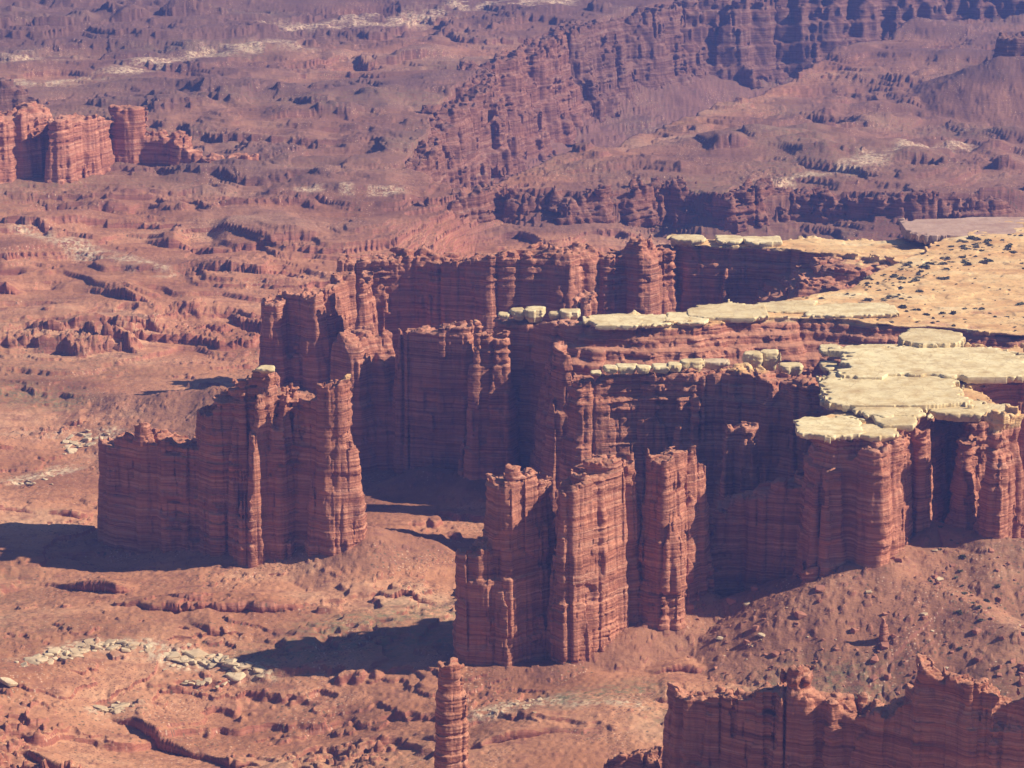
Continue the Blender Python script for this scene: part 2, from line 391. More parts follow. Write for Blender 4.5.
rows = np.concatenate([np.linspace(500, 1130, 40)[:-1], 1 / np.linspace(1 / 1130, 1 / 4700, 1350), np.linspace(4700, 11500, 60)[1:]])
YY, AA = np.meshgrid(rows, np.tan(np.radians(ang)), indexing='ij')
XX = (YY * AA).astype(np.float32); YY = YY.astype(np.float32)
ZZ, TAL = height(XX, YY)
LIP = LIP + np.clip(np.gradient(scarps(XX, YY), axis=0), 0, 2.5) * 1.1
steep = np.gradient(ZZ, axis=0) > -.2
YO = YY - LIP * steep
nr, nc = XX.shape
ii = (np.arange(nr - 1)[:, None] * nc + np.arange(nc - 1)[None]).ravel()
me = mesh_from('ground', np.stack([XX, YO, ZZ], -1).reshape(-1, 3), np.stack([ii, ii + 1, ii + nc + 1, ii + nc], 1), M_GROUND)
BENCH = [atg(*p) for p in RIGHT_RIM] + [atg(440, 215), atg(1150, 226)]
# cover: red = pale rubble, green = scrub, blue = darker talus and haze-darkened far ground
def gpts(l): return [(*hit(px, py), 0) for px, py in l]
pale = np.zeros_like(XX)
for l, wd in ((gpts([(0, 62), (70, 58)]), 25), (gpts([(30, 82), (110, 76), (200, 55), (280, 42), (300, 48)]), 26), (gpts([(285, 28), (400, 18), (470, 4), (560, 2)]), 30),
              (gpts([(790, 185), (870, 160), (960, 145)]), 16), (gpts([(300, 190), (400, 192)]), 8), (gpts([(20, 232), (80, 250), (160, 275)]), 12),
              (gpts([(20, 662), (75, 645), (150, 648), (260, 676)]), 9), (gpts([(60, 440), (105, 435)]), 14), (gpts([(95, 712), (140, 706)]), 7), (gpts([(480, 715), (560, 700), (640, 705)]), 9), (gpts([(20, 480), (70, 470)]), 12)):
    d, _ = segd(XX, YY, l); d = d + wd * .8 * fbm2(XX / 40, YY / 40, 50, 3)
    pale = np.maximum(pale, np.clip(1.3 - d / wd, 0, 1) * np.clip(.85 + 1.5 * n2(XX / 14, YY / 14, 57), 0, 1))
scr = np.clip(n2(XX / 120, YY / 90, 70) * 1.2 - .1, 0, 1) * .55
for l, wd in ((gpts([(330, 625), (450, 612)]), 28), (gpts([(260, 655), (440, 640)]), 22), (gpts([(60, 405), (0, 395)]), 30), (gpts([(690, 720), (800, 690), (860, 690)]), 25), (gpts([(560, 700), (640, 690)]), 18)):
    d, _ = segd(XX, YY, l); scr = np.maximum(scr, np.clip(1.2 - d / wd, 0, 1))
gf = np.clip((-polyd(XX, YY, GORGE) - 120) / 60, 0, 1); scr = np.maximum(scr, gf)
haze_dark = np.clip((ZZ - 34 + 22 * fbm2(XX / 200, YY / 160, 55)) / 45, 0, 1) * .88       # duller brown on higher ground, painting in the dark hazy distance
blue = np.maximum(np.clip(TAL / 3, 0, 1) * .30, np.maximum(haze_dark, np.maximum(np.clip(-polyd(XX, YY, GORGE) / 40, 0, 1) * .75, np.clip(-polyd(XX, YY, BENCH) / 60 + .3 * n2(XX / 60, YY / 60, 59), 0, 1) * .65)))
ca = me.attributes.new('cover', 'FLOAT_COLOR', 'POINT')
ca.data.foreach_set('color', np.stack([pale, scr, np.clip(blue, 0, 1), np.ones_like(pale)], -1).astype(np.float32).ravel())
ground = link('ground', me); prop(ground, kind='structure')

# ------------------------------------------------------------------ rock builder: a field of pillars, fins and mesas, meshed as one surface
def surface(F, org, d):
    nx, ny, nz = F.shape
    S = F < 0
    c = S.astype(np.uint8)
    s = c[:-1, :-1, :-1] + c[1:, :-1, :-1] + c[:-1, 1:, :-1] + c[1:, 1:, :-1] + c[:-1, :-1, 1:] + c[1:, :-1, 1:] + c[:-1, 1:, 1:] + c[1:, 1:, 1:]
    act = (s > 0) & (s < 8)
    I, J, K = np.nonzero(act); n = len(I)
    idx = np.full(act.shape, -1, np.int32); idx[I, J, K] = np.arange(n)
    acc = np.zeros((n, 3), np.float32); cnt = np.zeros(n, np.float32)
    cr = [(a, b, e) for a in (0, 1) for b in (0, 1) for e in (0, 1)]
    V = {q: F[I + q[0], J + q[1], K + q[2]] for q in cr}
    for q in cr:
        for ax in range(3):
            if q[ax]: continue
            p = list(q); p[ax] = 1; p = tuple(p)
            a, b = V[q], V[p]; m = (a < 0) != (b < 0)
            t = np.where(m, a / np.where(m, a - b, 1), 0)
            for k in range(3): acc[:, k] += np.where(m, q[k] + (t if k == ax else 0), 0)
            cnt += m
    v = (acc / cnt[:, None] + np.stack([I, J, K], 1)) * np.array(d, np.float32) + np.array(org, np.float32)
    Q = []
    for ax in range(3):
        o1, o2 = [(1, 2), (2, 0), (0, 1)][ax]
        sl = [slice(None)] * 3; sh = [slice(None)] * 3
        sl[ax] = slice(0, -1); sh[ax] = slice(1, None)
        for o in (o1, o2): sl[o] = slice(1, -1); sh[o] = slice(1, -1)
        A = S[tuple(sl)]; B = S[tuple(sh)]
        E = np.nonzero(A != B); pol = A[E]
        e = [None] * 3; e[ax] = E[ax]; e[o1] = E[o1] + 1; e[o2] = E[o2] + 1
        def ci(a, b):
            g = [None] * 3; g[ax] = e[ax]; g[o1] = e[o1] - a; g[o2] = e[o2] - b
            return idx[tuple(g)]
        q = np.stack([ci(1, 1), ci(0, 1), ci(0, 0), ci(1, 0)], 1)
        q = np.where(pol[:, None], q, q[:, ::-1]); Q.append(q)
    return v, np.concatenate(Q)

STEEP = [(-5, 0), (0, 0), (2, .3), (30, 2.2), (60, 5), (120, 11)]
def ctop(x, y):
    b_ = 117 + 2.0 * fbm2(x / 55, y / 40, 81, 3) + .5 * n2(x / 9, y / 9, 84)
    return b_ + .75 * (terr(b_, 1.0, .1, .15) - b_)
def rock(name, prims, zlo, res=.9, dz=.7, seed=0, amp=1.0, flute=1.0, topn=1.0, crack=1.0, mat=None, warp=3.0):
    """prims: ('chain', [(x, y, ztop, r), ...], profile) or ('poly', pts, ztop, profile)"""
    lo = np.array([1e9, 1e9]); hi = -lo; zt = -1e9
    for p in prims:
        grow = max(o for _, o in p[-1]) + 6
        for q in p[1]:
            r = (q[3] if p[0] == 'chain' else 0) + grow
            lo = np.minimum(lo, [q[0] - r, q[1] - r]); hi = np.maximum(hi, [q[0] + r, q[1] + r])
        zt = max(zt, max(q[2] for q in p[1]) if p[0] == 'chain' else (p[2] if not callable(p[2]) else 121))
    xs = np.arange(lo[0], hi[0], res, np.float32); ys = np.arange(lo[1], hi[1], res, np.float32); zs = np.arange(zlo, zt + 6, dz, dtype=np.float32)
    F = np.full((len(xs), len(ys), len(zs)), 9, np.float32); FLAT = np.full((len(xs), len(ys)), 1e3, np.float32)
    for p in prims:
        grow = max(o for _, o in p[-1]) + 7
        pr = np.array(p[-1], np.float32)
        if p[0] == 'chain': segs = [[a, b] for a, b in zip(p[1][:-1], p[1][1:])] or [[p[1][0], p[1][0]]]
        else: segs = [p[1]]
        for sg in segs:
            r = grow + (max(q[3] for q in sg) if p[0] == 'chain' else 0)
            i0, i1 = np.searchsorted(xs, [min(q[0] for q in sg) - r, max(q[0] for q in sg) + r]); j0, j1 = np.searchsorted(ys, [min(q[1] for q in sg) - r, max(q[1] for q in sg) + r])
            X, Y = np.meshgrid(xs[i0:i1], ys[j0:j1], indexing='ij')
            wx = X + warp * n2(X / 16, Y / 16, seed + 1); wy = Y + warp * n2(X / 16, Y / 16, seed + 2)
            if p[0] == 'chain':
                (x0, y0, a0, r0), (x1, y1, a1, r1) = sg
                dx, dy = x1 - x0, y1 - y0; L = dx * dx + dy * dy + 1e-6
                t = np.clip(((wx - x0) * dx + (wy - y0) * dy) / L, 0, 1)
                D = np.hypot(wx - x0 - t * dx, wy - y0 - t * dy) - (r0 + (r1 - r0) * t); Z = a0 + (a1 - a0) * t
                cd = cells(X / 6, Y / 6, seed)[2]
                Z = Z + topn * (1.8 * n2(X / 9, Y / 9, seed + 4) + 1.6 * cd)
            else:
                D = polyd(wx, wy, sg); Z = p[2](X, Y) if callable(p[2]) else p[2] + topn * (1.0 * n2(X / 14, Y / 14, seed + 4) + .6 * n2(X / 5, Y / 5, seed + 5))
            dep = Z[:, :, None] - zs
            if p[0] == 'poly' and callable(p[2]): FLAT[i0:i1, j0:j1] = np.where(D < -1, Z, FLAT[i0:i1, j0:j1])
            f = np.maximum(D[:, :, None] - np.interp(dep, pr[:, 0], pr[:, 1]).astype(np.float32), -dep)
            F[i0:i1, j0:j1] = np.minimum(F[i0:i1, j0:j1], f); del f, dep
    I, J, K = np.nonzero(np.abs(F) < 5.5)
    X, Y = np.meshgrid(xs, ys, indexing='ij')
    rid = 1 - np.abs(n2(X / 8, Y / 8, seed + 6)) * 2.2; rid2 = 1 - np.abs(n2(X / 19, Y / 19, seed + 7)) * 2.6
    cut2 = flute * (np.clip(rid, 0, 1) ** 3 * 1.2 + np.clip(rid2, 0, 1) ** 4 * 3.4 * crack) + flute * (.9 * n2(X / 4.2, Y / 4.2, seed + 8) + .55 * n2(X / 2.3, Y / 2.3, seed + 14))
    c1, e1, v1 = cells(X / 5.2, Y / 5.2, seed + 3); c2, e2, v2 = cells(X / 9 + 3.3, Y / 9, seed + 5)
    J1 = 1.15 * v1 + .5 * v2 - .9 * np.clip(1 - e1 / .12, 0, 1); J2 = 1.5 * v2 + .3 * v1 - 1.1 * np.clip(1 - e2 / .09, 0, 1)
    sm = np.clip(.6 + 1.0 * n2(X / 14, Y / 14, seed + 9), .05, 1.4); wob = 2.2 * n2(X / 45, Y / 45, 200) + .5 * n2(X / 11, Y / 11, 201)
    x, y, z = xs[I], ys[J], zs[K]
    lz = strata(z + wob[I, J])
    upper = np.clip((z - (zt - 45)) / 45, 0, 1)
    wj = np.clip(n3(x / 22, y / 22, z / 13 + seed) * 4 + .5, 0, 1); joint = J1[I, J] * wj + J2[I, J] * (1 - wj)
    rub = n3(x / 5, y / 5, z / 3.2) * 1.0 + n3(x / 2.3 + 9, y / 2.3, z / 1.5) * .55
    calm = np.where(z > FLAT[I, J] - 1.6, .12, 1)
    scar = 1.7 * np.clip(n3(x / 17 + seed, y / 17, z / 13) * 5 - .9, 0, 1) + 2.2 * n2(x / 30, y / 30, seed + 15)
    F[I, J, K] += flute * calm * scar + cut2[I, J] * calm * (1 - .35 * upper) - calm * flute * joint * .95 - amp * (lz * sm[I, J] * (.85 + .5 * upper) + rub * (.40 + .35 * upper)) * calm
    F[:, :, -1] = 9
    v, q = surface(F, (xs[0], ys[0], zlo), (res, res, dz))
    o = local(name, v, q, mat or M_ROCK)
    return o

def body(name, prims, zlo, label, cat, group=None, **kw):
    return prop(rock(name, prims, zlo, **kw), label, cat, group, 'thing')
def ch(*pts, prof=STEEP): return ('chain', list(pts), prof)
def poly(pts, z=112., top=None, prof=STEEP): return ('poly', [at(px, py, z) for px, py in pts] if not isinstance(pts[0], dict) else pts, top if top else z, prof)
def fix(p):                                        # polygons carry (x, y) only
    return p

# --- left butte
def prof(tap, lip=0.): return [(-5, lip), (0, lip), (3, lip), (5, 0), (40, 40 * tap), (130, 130 * tap)]
body('rock_butte', [
    ch(P(120, 546, 440, 12, -4), P(140, 547, 436, 11, -2), P(202, 550, 443, 12, 2), prof=prof(.05)),
    ch(P(146, 548, 427, 4, -2), prof=prof(.03)),
    ch(P(214, 550, 412, 8, 3), P(232, 550, 397, 8, 4), P(252, 548, 384, 8, 6), P(275, 546, 392, 9, 7), P(300, 544, 391, 9, 10), P(318, 541, 394, 9, 13), P(336, 537, 396, 9, 18), prof=prof(.07)),
    ch(P(240, 549, 386, 4, 5), P(254, 548, 377, 4, 6), prof=prof(.07)),
    ch(P(267, 553, 371, 4.2, 4), prof=[(-5, .3), (0, .3), (6, 0), (30, 2), (60, 4), (110, 9)]),
    ch(P(288, 548, 383, 5, 7), prof=prof(.05)), ch(P(296, 546, 388, 5, 8), prof=prof(.05)),
    ch(P(270, 552, 376, 5, 6), P(264, 557, 395, 4.5, 4), P(256, 562, 430, 4, 2), P(250, 566, 470, 4, 0), prof=prof(.075)),
    ch(P(288, 552, 390, 5, 6), P(283, 559, 425, 4.5, 3), P(277, 565, 470, 4, 0), prof=prof(.08)),
    ch(P(252, 560, 430, 2.4, 2), prof=prof(.05)),
    ch(P(286, 553, 420, 2.5, 5), prof=prof(.09)),
    ch(P(309, 546, 408, 3, 9), prof=prof(.06)),
    ch(P(328, 541, 383, 6, 16), P(338, 538, 380, 7, 18), prof=[(-5, 0), (0, 0), (20, 1), (50, 4), (80, 8), (110, 14)]),
    ch(P(352, 536, 440, 4, 19), prof=prof(.1)),
], -8, 'tall dark red butte with fluted pillars standing alone on the open basin floor', 'butte', seed=11, res=.6, dz=.45)

# --- three fins in the middle
FING = 'row of three red fins'
FINP = [(-5, 0), (0, 0), (12, .8), (40, 3), (80, 6), (125, 9)]
def fin(px0, b0, t0, px1, b1, t1, r, zb0, zb1):
    return ch(P(px0, b0, t0, r, zb0), P(px1, b1, t1, r, zb1), prof=FINP)
FING = 'row of three red fins'
body('rock_fin', [ch(P(506, 661, 480, 10, 0), P(522, 654, 470, 10, 1), P(536, 648, 478, 8, 2), prof=FINP),
                  ch(P(478, 663, 546, 9, 0), P(492, 660, 538, 9, 0), prof=prof(.05)), ch(P(513, 658, 468, 5, 0), prof=prof(.04))], -10,
     'leftmost of three tall red fins, with a dark shoulder on its left side', 'rock fin', FING, seed=21, res=.55, dz=.42)
body('rock_fin', [ch(P(572, 661, 490, 9, 1), P(588, 652, 476, 9, 3), P(602, 640, 463, 9, 7), P(617, 627, 459, 8, 11), prof=FINP), ch(P(625, 621, 462, 4, 12), prof=prof(.08))], -10,
     'broad middle fin of the three lit red fins, its crest rising to the right', 'rock fin', FING, seed=22, res=.55, dz=.42)
body('rock_fin', [ch(P(662, 624, 452, 7, 12), P(676, 610, 452, 7.5, 16), P(690, 594, 474, 7, 21), prof=[(-5, 0), (0, 0), (15, 2), (45, 5), (80, 8), (125, 10)])], -8,
     'tapering right-hand fin of the three, nearest the cream capped mesa', 'rock fin', FING, seed=23, res=.55, dz=.42)

# --- foreground spire, bottom walls
body('rock_spire', [ch(P(452, 784, 664, 5.0, 0), P(453, 784, 660, 5.0, 0), prof=[(-5, 0), (0, 0), (2, .4), (8, 1.2), (30, 1.6), (60, 2.6), (90, 4)])], -12,
     'slender banded red spire rising alone from the bottom edge of the view', 'spire', seed=31, res=.45, dz=.4, amp=.9, flute=.4, topn=.8, warp=1.5)
body('rock_wall', [
    ch(P(692, 822, 692, 9), P(735, 831, 693, 9), P(770, 838, 690, 8), P(795, 843, 690, 8), P(850, 854, 704, 9), P(880, 860, 706, 9), P(915, 867, 690, 9), P(960, 876, 686, 9), P(1005, 885, 692, 9), P(1150, 914, 690, 10), prof=prof(.05)),
    ch(P(790, 842, 670, 4.5), P(803, 845, 668, 5), prof=[(-5, 1), (0, 1), (6, 1), (9, -1), (14, 3), (60, 5)]),
    ch(P(918, 868, 662, 5), P(938, 872, 674, 5), P(965, 877, 684, 5), prof=[(-5, 1), (0, 1), (5, 1), (8, 0), (16, 3), (60, 5)]),
    ch(P(1032, 890, 668, 5), prof=prof(.05)),
], -14, 'long shadowed maroon wall with a notched crest in the near right corner', 'rock wall', seed=32, res=.6, dz=.45)
body('rock_outcrop', [ch(P(612, 800, 760, 4), P(630, 800, 756, 5), P(648, 802, 748, 5), prof=[(-5, 0), (0, 0), (4, 1), (12, 3), (40, 6)])], -12,
     'small dark rock outcrop at the bottom edge, left of the shadowed wall', 'outcrop', seed=33, res=.5, dz=.45)

# --- near mesa (A) with its lower shelf
CAPW = [(-5, -1), (0, -1), (4, -2), (6, -4), (14, -1), (20, 1.5), (40, 3), (80, 7), (125, 13)]
A_OUT = [(803, 430), (830, 437), (862, 436), (882, 434), (903, 426), (925, 411), (930, 402), (950, 392), (966, 398), (975, 406), (1000, 404), (985, 392), (968, 384), (1000, 381), (1160, 380), (1160, 342), (1000, 346), (905, 340), (850, 352), (838, 364), (846, 380), (830, 394), (840, 404), (815, 414)]
A_POLY = ('poly', [at(px, py, 116) for px, py in A_OUT], lambda x, y: ctop(x, y) - 1.5, CAPW)
body('mesa', [A_POLY,
    ch(P(882, 575, 440, 6, 40), P(884, 572, 440, 7, 40), prof=prof(.05, .5)),
    ch(P(914, 535, 432, 6, 50), prof=prof(.06, .5)),
    ch(P(992, 548, 416, 6, 48), P(1004, 545, 414, 6, 48), prof=[(-5, 0), (0, 0), (8, -2), (15, -2), (35, 1), (70, 2.5), (120, 5)]),
    ch(P(965, 540, 440, 5, 46), prof=prof(.12)),
    ch(P(722, 600, 502, 9, 13), P(770, 590, 486, 10, 20), P(812, 580, 472, 11, 28), P(850, 578, 458, 11, 37), P(874, 577, 446, 9, 41), prof=prof(.05)),
    ch(P(704, 598, 488, 4, 12), prof=prof(.08)),
], -2, 'near red mesa topped by broad cream slabs above the talus slope', 'mesa', seed=41, res=.75, dz=.5)

# --- second ridge (B): thin wall with a row of little caps
body('rock_ridge', [
    ch(T(580, 381, 107, 6), T(606, 377, 108, 6), T(650, 375, 109.5, 6), T(700, 374, 110, 7), T(724, 373, 111, 7), T(765, 376, 112, 7), T(800, 379, 112, 8), T(850, 386, 112, 10), prof=[(-5, 0), (0, 0), (10, .5), (16, 3), (22, 2.5), (60, 6), (120, 12)]),
    ch(T(563, 346, 110, 4.5), T(564, 350, 108, 5), prof=[(-5, 0), (0, 0), (20, 1.5), (60, 5), (120, 10)]),
    ch(T(738, 424, 98, 7), T(752, 426, 98, 5), prof=prof(.07)),
], -4, 'narrow dark ridge carrying a row of small round cream caps', 'ridge', seed=51, res=.75, dz=.5)

# --- sandy mesa (C, F) with stepped red front
CST = [(-5, -1), (0, -1), (3, -1.5), (4, 0), (8, 3), (9, 7), (14, 10), (15, 16), (20, 19), (22, 25), (28, 27), (60, 32), (125, 42)]
C_OUT = [(592, 324), (640, 325), (700, 324), (760, 318), (830, 318), (880, 324), (930, 326), (1000, 332), (1160, 338), (1160, 224), (1024, 229), (960, 240), (920, 262), (870, 276), (845, 290), (800, 296), (760, 302), (700, 309), (650, 314), (590, 317)]
C_POLY = ('poly', [at(px, py, 116) for px, py in C_OUT], lambda x, y: ctop(x, y) - .6 + np.clip((x - 190) / 90, 0, 1.5) * 5 * np.clip((y - 1850) / 120, 0, 1.3), CST)
E_OUT = [(672, 242), (720, 244), (780, 246), (850, 254), (900, 262), (960, 262), (985, 236), (900, 238), (780, 238), (720, 236), (672, 236)]
body('mesa', [C_POLY,
    ch(T(503, 322, 107, 6), T(540, 322, 110, 7), T(576, 323, 113, 8), T(600, 326, 111, 9), T(660, 332, 102, 10), prof=[(-5, 0), (0, 0), (8, .5), (16, 3), (60, 7), (120, 13)]),
    ch(T(475, 332, 108, 3), T(482, 334, 106, 4), T(503, 334, 106, 6), prof=prof(.09)),
    ch(T(476, 320, 113, 1.6), prof=[(-5, 0), (0, 0), (3, 1), (5, -.4), (10, 1.5), (120, 12)]),
    ch(T(588, 292, 100, 4), T(582, 300, 98, 5), prof=prof(.08)),
], -4, 'wide sandy mesa with scattered scrub, ending left in capped points above dark cliffs', 'mesa', seed=61, res=.95, dz=.6)
body('mesa', [('poly', [at(px, py, 106) for px, py in [(792, 262), (850, 264), (905, 276), (880, 292), (840, 290), (800, 284)]], 106, CST), ('poly', [at(px, py, 113) for px, py in [(800, 250), (850, 256), (910, 268), (870, 274), (815, 264)]], 113, CST),
    ('poly', [at(px, py, 117) for px, py in E_OUT], lambda x, y: ctop(x, y) - 1.0, [(-5, 0), (0, 0), (3, -1), (6, -2), (14, 1), (40, 4), (120, 12)]),
    ch(T(690, 256, 100, 7), T(684, 268, 92, 7), prof=prof(.10)), ch(T(660, 284, 88, 7), T(700, 288, 82, 8), T(735, 292, 80, 7), prof=prof(.15)), ch(T(768, 275, 90, 4), prof=prof(.1)),
    ], -2, 'rear mesa arm with three thin cream slabs lined along its left edge', 'mesa', seed=62, res=1.1, dz=.75)

# --- long back wall
body('cliff_wall', [
    ch(T(350, 258, 106, 12), T(420, 255, 108, 12), T(470, 258, 109, 12), T(520, 255, 112, 13), T(600, 252, 112, 13), T(664, 252, 109, 9), prof=prof(.08)),
    ch(T(274, 300, 85, 10), T(286, 291, 89, 9), T(316, 291, 92, 10), prof=prof(.08)), ch(T(330, 288, 92, 6), T(338, 276, 96, 7), T(352, 262, 104, 9), prof=prof(.08)),
    ch(T(430, 254, 109, 4), prof=prof(.05)), ch(T(423, 256, 108, 3), T(438, 256, 108, 3), prof=prof(.035)),
    ch(T(368, 268, 107, 5), T(362, 280, 102, 5), prof=prof(.1)), ch(T(385, 264, 107, 3), prof=prof(.07)),
    ch(T(352, 334, 92, 8), T(378, 330, 92, 7), T(384, 345, 84, 6), prof=[(-5, 0), (0, 0), (6, 3), (14, 5), (60, 9), (120, 15)]),
    ch(T(410, 328, 98, 9), T(440, 326, 101, 9), T(464, 325, 103, 6), prof=prof(.06)),
    ch(T(455, 330, 96, 5), prof=prof(.09)),
    ch(T(538, 247, 116, 5), T(560, 248, 117, 6), prof=[(-5, 0), (0, 0), (3, 4), (6, 6), (10, 9), (120, 18)]),
    ch(T(581, 240, 121, 2.5), prof=[(-5, 0), (0, 0), (3, 3), (4, 6), (7, 8), (8, 11), (14, 14), (120, 15)]),
    ch(T(634, 238, 122, 5), T(642, 239, 122, 5), prof=[(-5, 0), (0, 0), (4, 1), (5, 4), (9, 5), (10, 6), (16, 7), (120, 12)]),
], -6, 'long dark red cliff wall with lit buttresses and stepped knobs on its crest', 'cliff', mat=M_BARE, seed=71, res=.9, dz=.6)

# --- far walls
def G(px, pyb, pyt, r, dz=0):
    x, y = atg(px, pyb, dz); k = (y + r) / y; return (x * k, y + r, zrow(y + r, pyt), r)
body('rock_wall', [
    ch(G(-80, 180, 112, 14, 22), G(8, 178, 112, 13, 16), G(36, 177, 107, 12, 12), prof=prof(.07)), ch(G(58, 178, 118, 10, 16), G(84, 177, 118, 10, 8), G(104, 176, 120, 10, 0), prof=prof(.07)),
    ch(G(122, 176, 106, 11), G(135, 176, 106, 11), prof=prof(.06)), ch(G(150, 176, 134, 10), G(182, 177, 136, 10), prof=prof(.06)),
    ch(G(178, 178, 140, 5), G(195, 179, 152, 7), prof=prof(.1)), ch(G(212, 182, 158, 8), G(246, 182, 156, 9), prof=prof(.08)),
    ], 20, 'distant pink fluted wall stepping down to the right in front of the far benches', 'rock wall', mat=M_BARE, seed=81, res=1.3, dz=1.1)
def canyon_wall(pix, i0, i1, depth, label, group, seed, step=55, jit=16, r=15, res=2.0, dz=1.5, inset=8, zl=None, prof_=None, mat=None):
    pts = [atg(*p) for p in pix][i0:i1 + 1]; rs = np.random.RandomState(seed); out = []
    for (xa, ya), (xb, yb) in zip(pts[:-1], pts[1:]):
        L = math.hypot(xb - xa, yb - ya); n = max(1, int(L / step)); nx, ny = (yb - ya) / L, -(xb - xa) / L
        for k in range(n):
            o = inset + rs.uniform(-jit, jit) * (0 if not out else 1); out.append((xa + (xb - xa) * k / n + nx * o, ya + (yb - ya) * k / n + ny * o))
    out.append(pts[-1])
    xs_ = np.array([p[0] for p in out]); ys_ = np.array([p[1] for p in out])
    back = np.array([atg(*p) for p in pix]); zt_ = np.interp(ys_, BY, BZ) + 4 + rs.uniform(-5, 5, len(xs_))
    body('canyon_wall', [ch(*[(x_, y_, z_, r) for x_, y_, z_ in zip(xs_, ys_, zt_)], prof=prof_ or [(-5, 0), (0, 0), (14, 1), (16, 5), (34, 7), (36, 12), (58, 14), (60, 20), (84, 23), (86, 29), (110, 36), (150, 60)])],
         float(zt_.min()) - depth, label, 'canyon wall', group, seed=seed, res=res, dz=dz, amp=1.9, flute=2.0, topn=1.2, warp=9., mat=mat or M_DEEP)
GC = 'walls of the hazy river canyon'
body('rock_butte', [ch(G(-30, 108, 74, 14), G(4, 108, 78, 12), G(24, 106, 90, 8), G(40, 106, 98, 4), prof=prof(.12))], 40, 'low dark butte added for the shadow patch at the left edge behind the distant pink wall', 'butte', seed=87, res=1.5, dz=1.2, mat=M_DEEP)  # butte made up to give the dark shadow patch behind the wall
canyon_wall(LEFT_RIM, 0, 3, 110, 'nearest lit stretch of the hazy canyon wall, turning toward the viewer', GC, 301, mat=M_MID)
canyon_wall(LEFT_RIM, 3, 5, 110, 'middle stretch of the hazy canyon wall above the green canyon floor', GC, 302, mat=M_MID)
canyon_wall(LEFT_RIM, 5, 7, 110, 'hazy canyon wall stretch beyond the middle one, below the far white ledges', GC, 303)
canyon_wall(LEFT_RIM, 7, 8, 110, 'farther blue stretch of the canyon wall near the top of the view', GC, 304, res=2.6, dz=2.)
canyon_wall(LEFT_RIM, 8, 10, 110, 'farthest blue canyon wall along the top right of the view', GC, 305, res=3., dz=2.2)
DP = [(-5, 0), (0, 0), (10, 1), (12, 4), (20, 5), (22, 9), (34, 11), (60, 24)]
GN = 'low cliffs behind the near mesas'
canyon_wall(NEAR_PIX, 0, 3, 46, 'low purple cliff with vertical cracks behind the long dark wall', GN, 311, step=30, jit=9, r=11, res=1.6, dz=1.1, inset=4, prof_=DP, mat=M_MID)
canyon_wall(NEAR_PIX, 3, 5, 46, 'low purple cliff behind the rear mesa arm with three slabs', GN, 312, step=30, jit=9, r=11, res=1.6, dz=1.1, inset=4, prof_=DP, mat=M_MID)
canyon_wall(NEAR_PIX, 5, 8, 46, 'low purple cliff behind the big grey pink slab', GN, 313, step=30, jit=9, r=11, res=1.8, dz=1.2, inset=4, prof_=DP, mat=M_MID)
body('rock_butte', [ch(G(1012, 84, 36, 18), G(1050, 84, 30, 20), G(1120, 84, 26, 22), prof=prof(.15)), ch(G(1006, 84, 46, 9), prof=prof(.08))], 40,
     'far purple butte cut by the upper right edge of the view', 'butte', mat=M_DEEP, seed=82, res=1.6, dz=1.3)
body('rock_pinnacle', [ch(P(883, 656, 616, 2.3, 14), P(884, 656, 622, 2.6, 14), prof=[(-5, -.5), (0, -.5), (5, 0), (12, .8), (40, 4)])], 0,
     'small lone pinnacle standing on the talus slope', 'pinnacle', seed=83, res=.4, dz=.4, amp=.5, flute=.3, topn=.3, warp=.6)
body('hoodoo', [ch(P(806, 594, 570, 3, 30), P(815, 592, 566, 2.6, 31), prof=[(-5, 0), (0, 0), (3, .5), (5, -.6), (9, 1), (30, 3)])], 25,
     'squat red hoodoo pair at the foot of the near mesa wall', 'hoodoo', seed=84, res=.4, dz=.4, amp=.5, flute=.4, topn=.4, warp=.6)

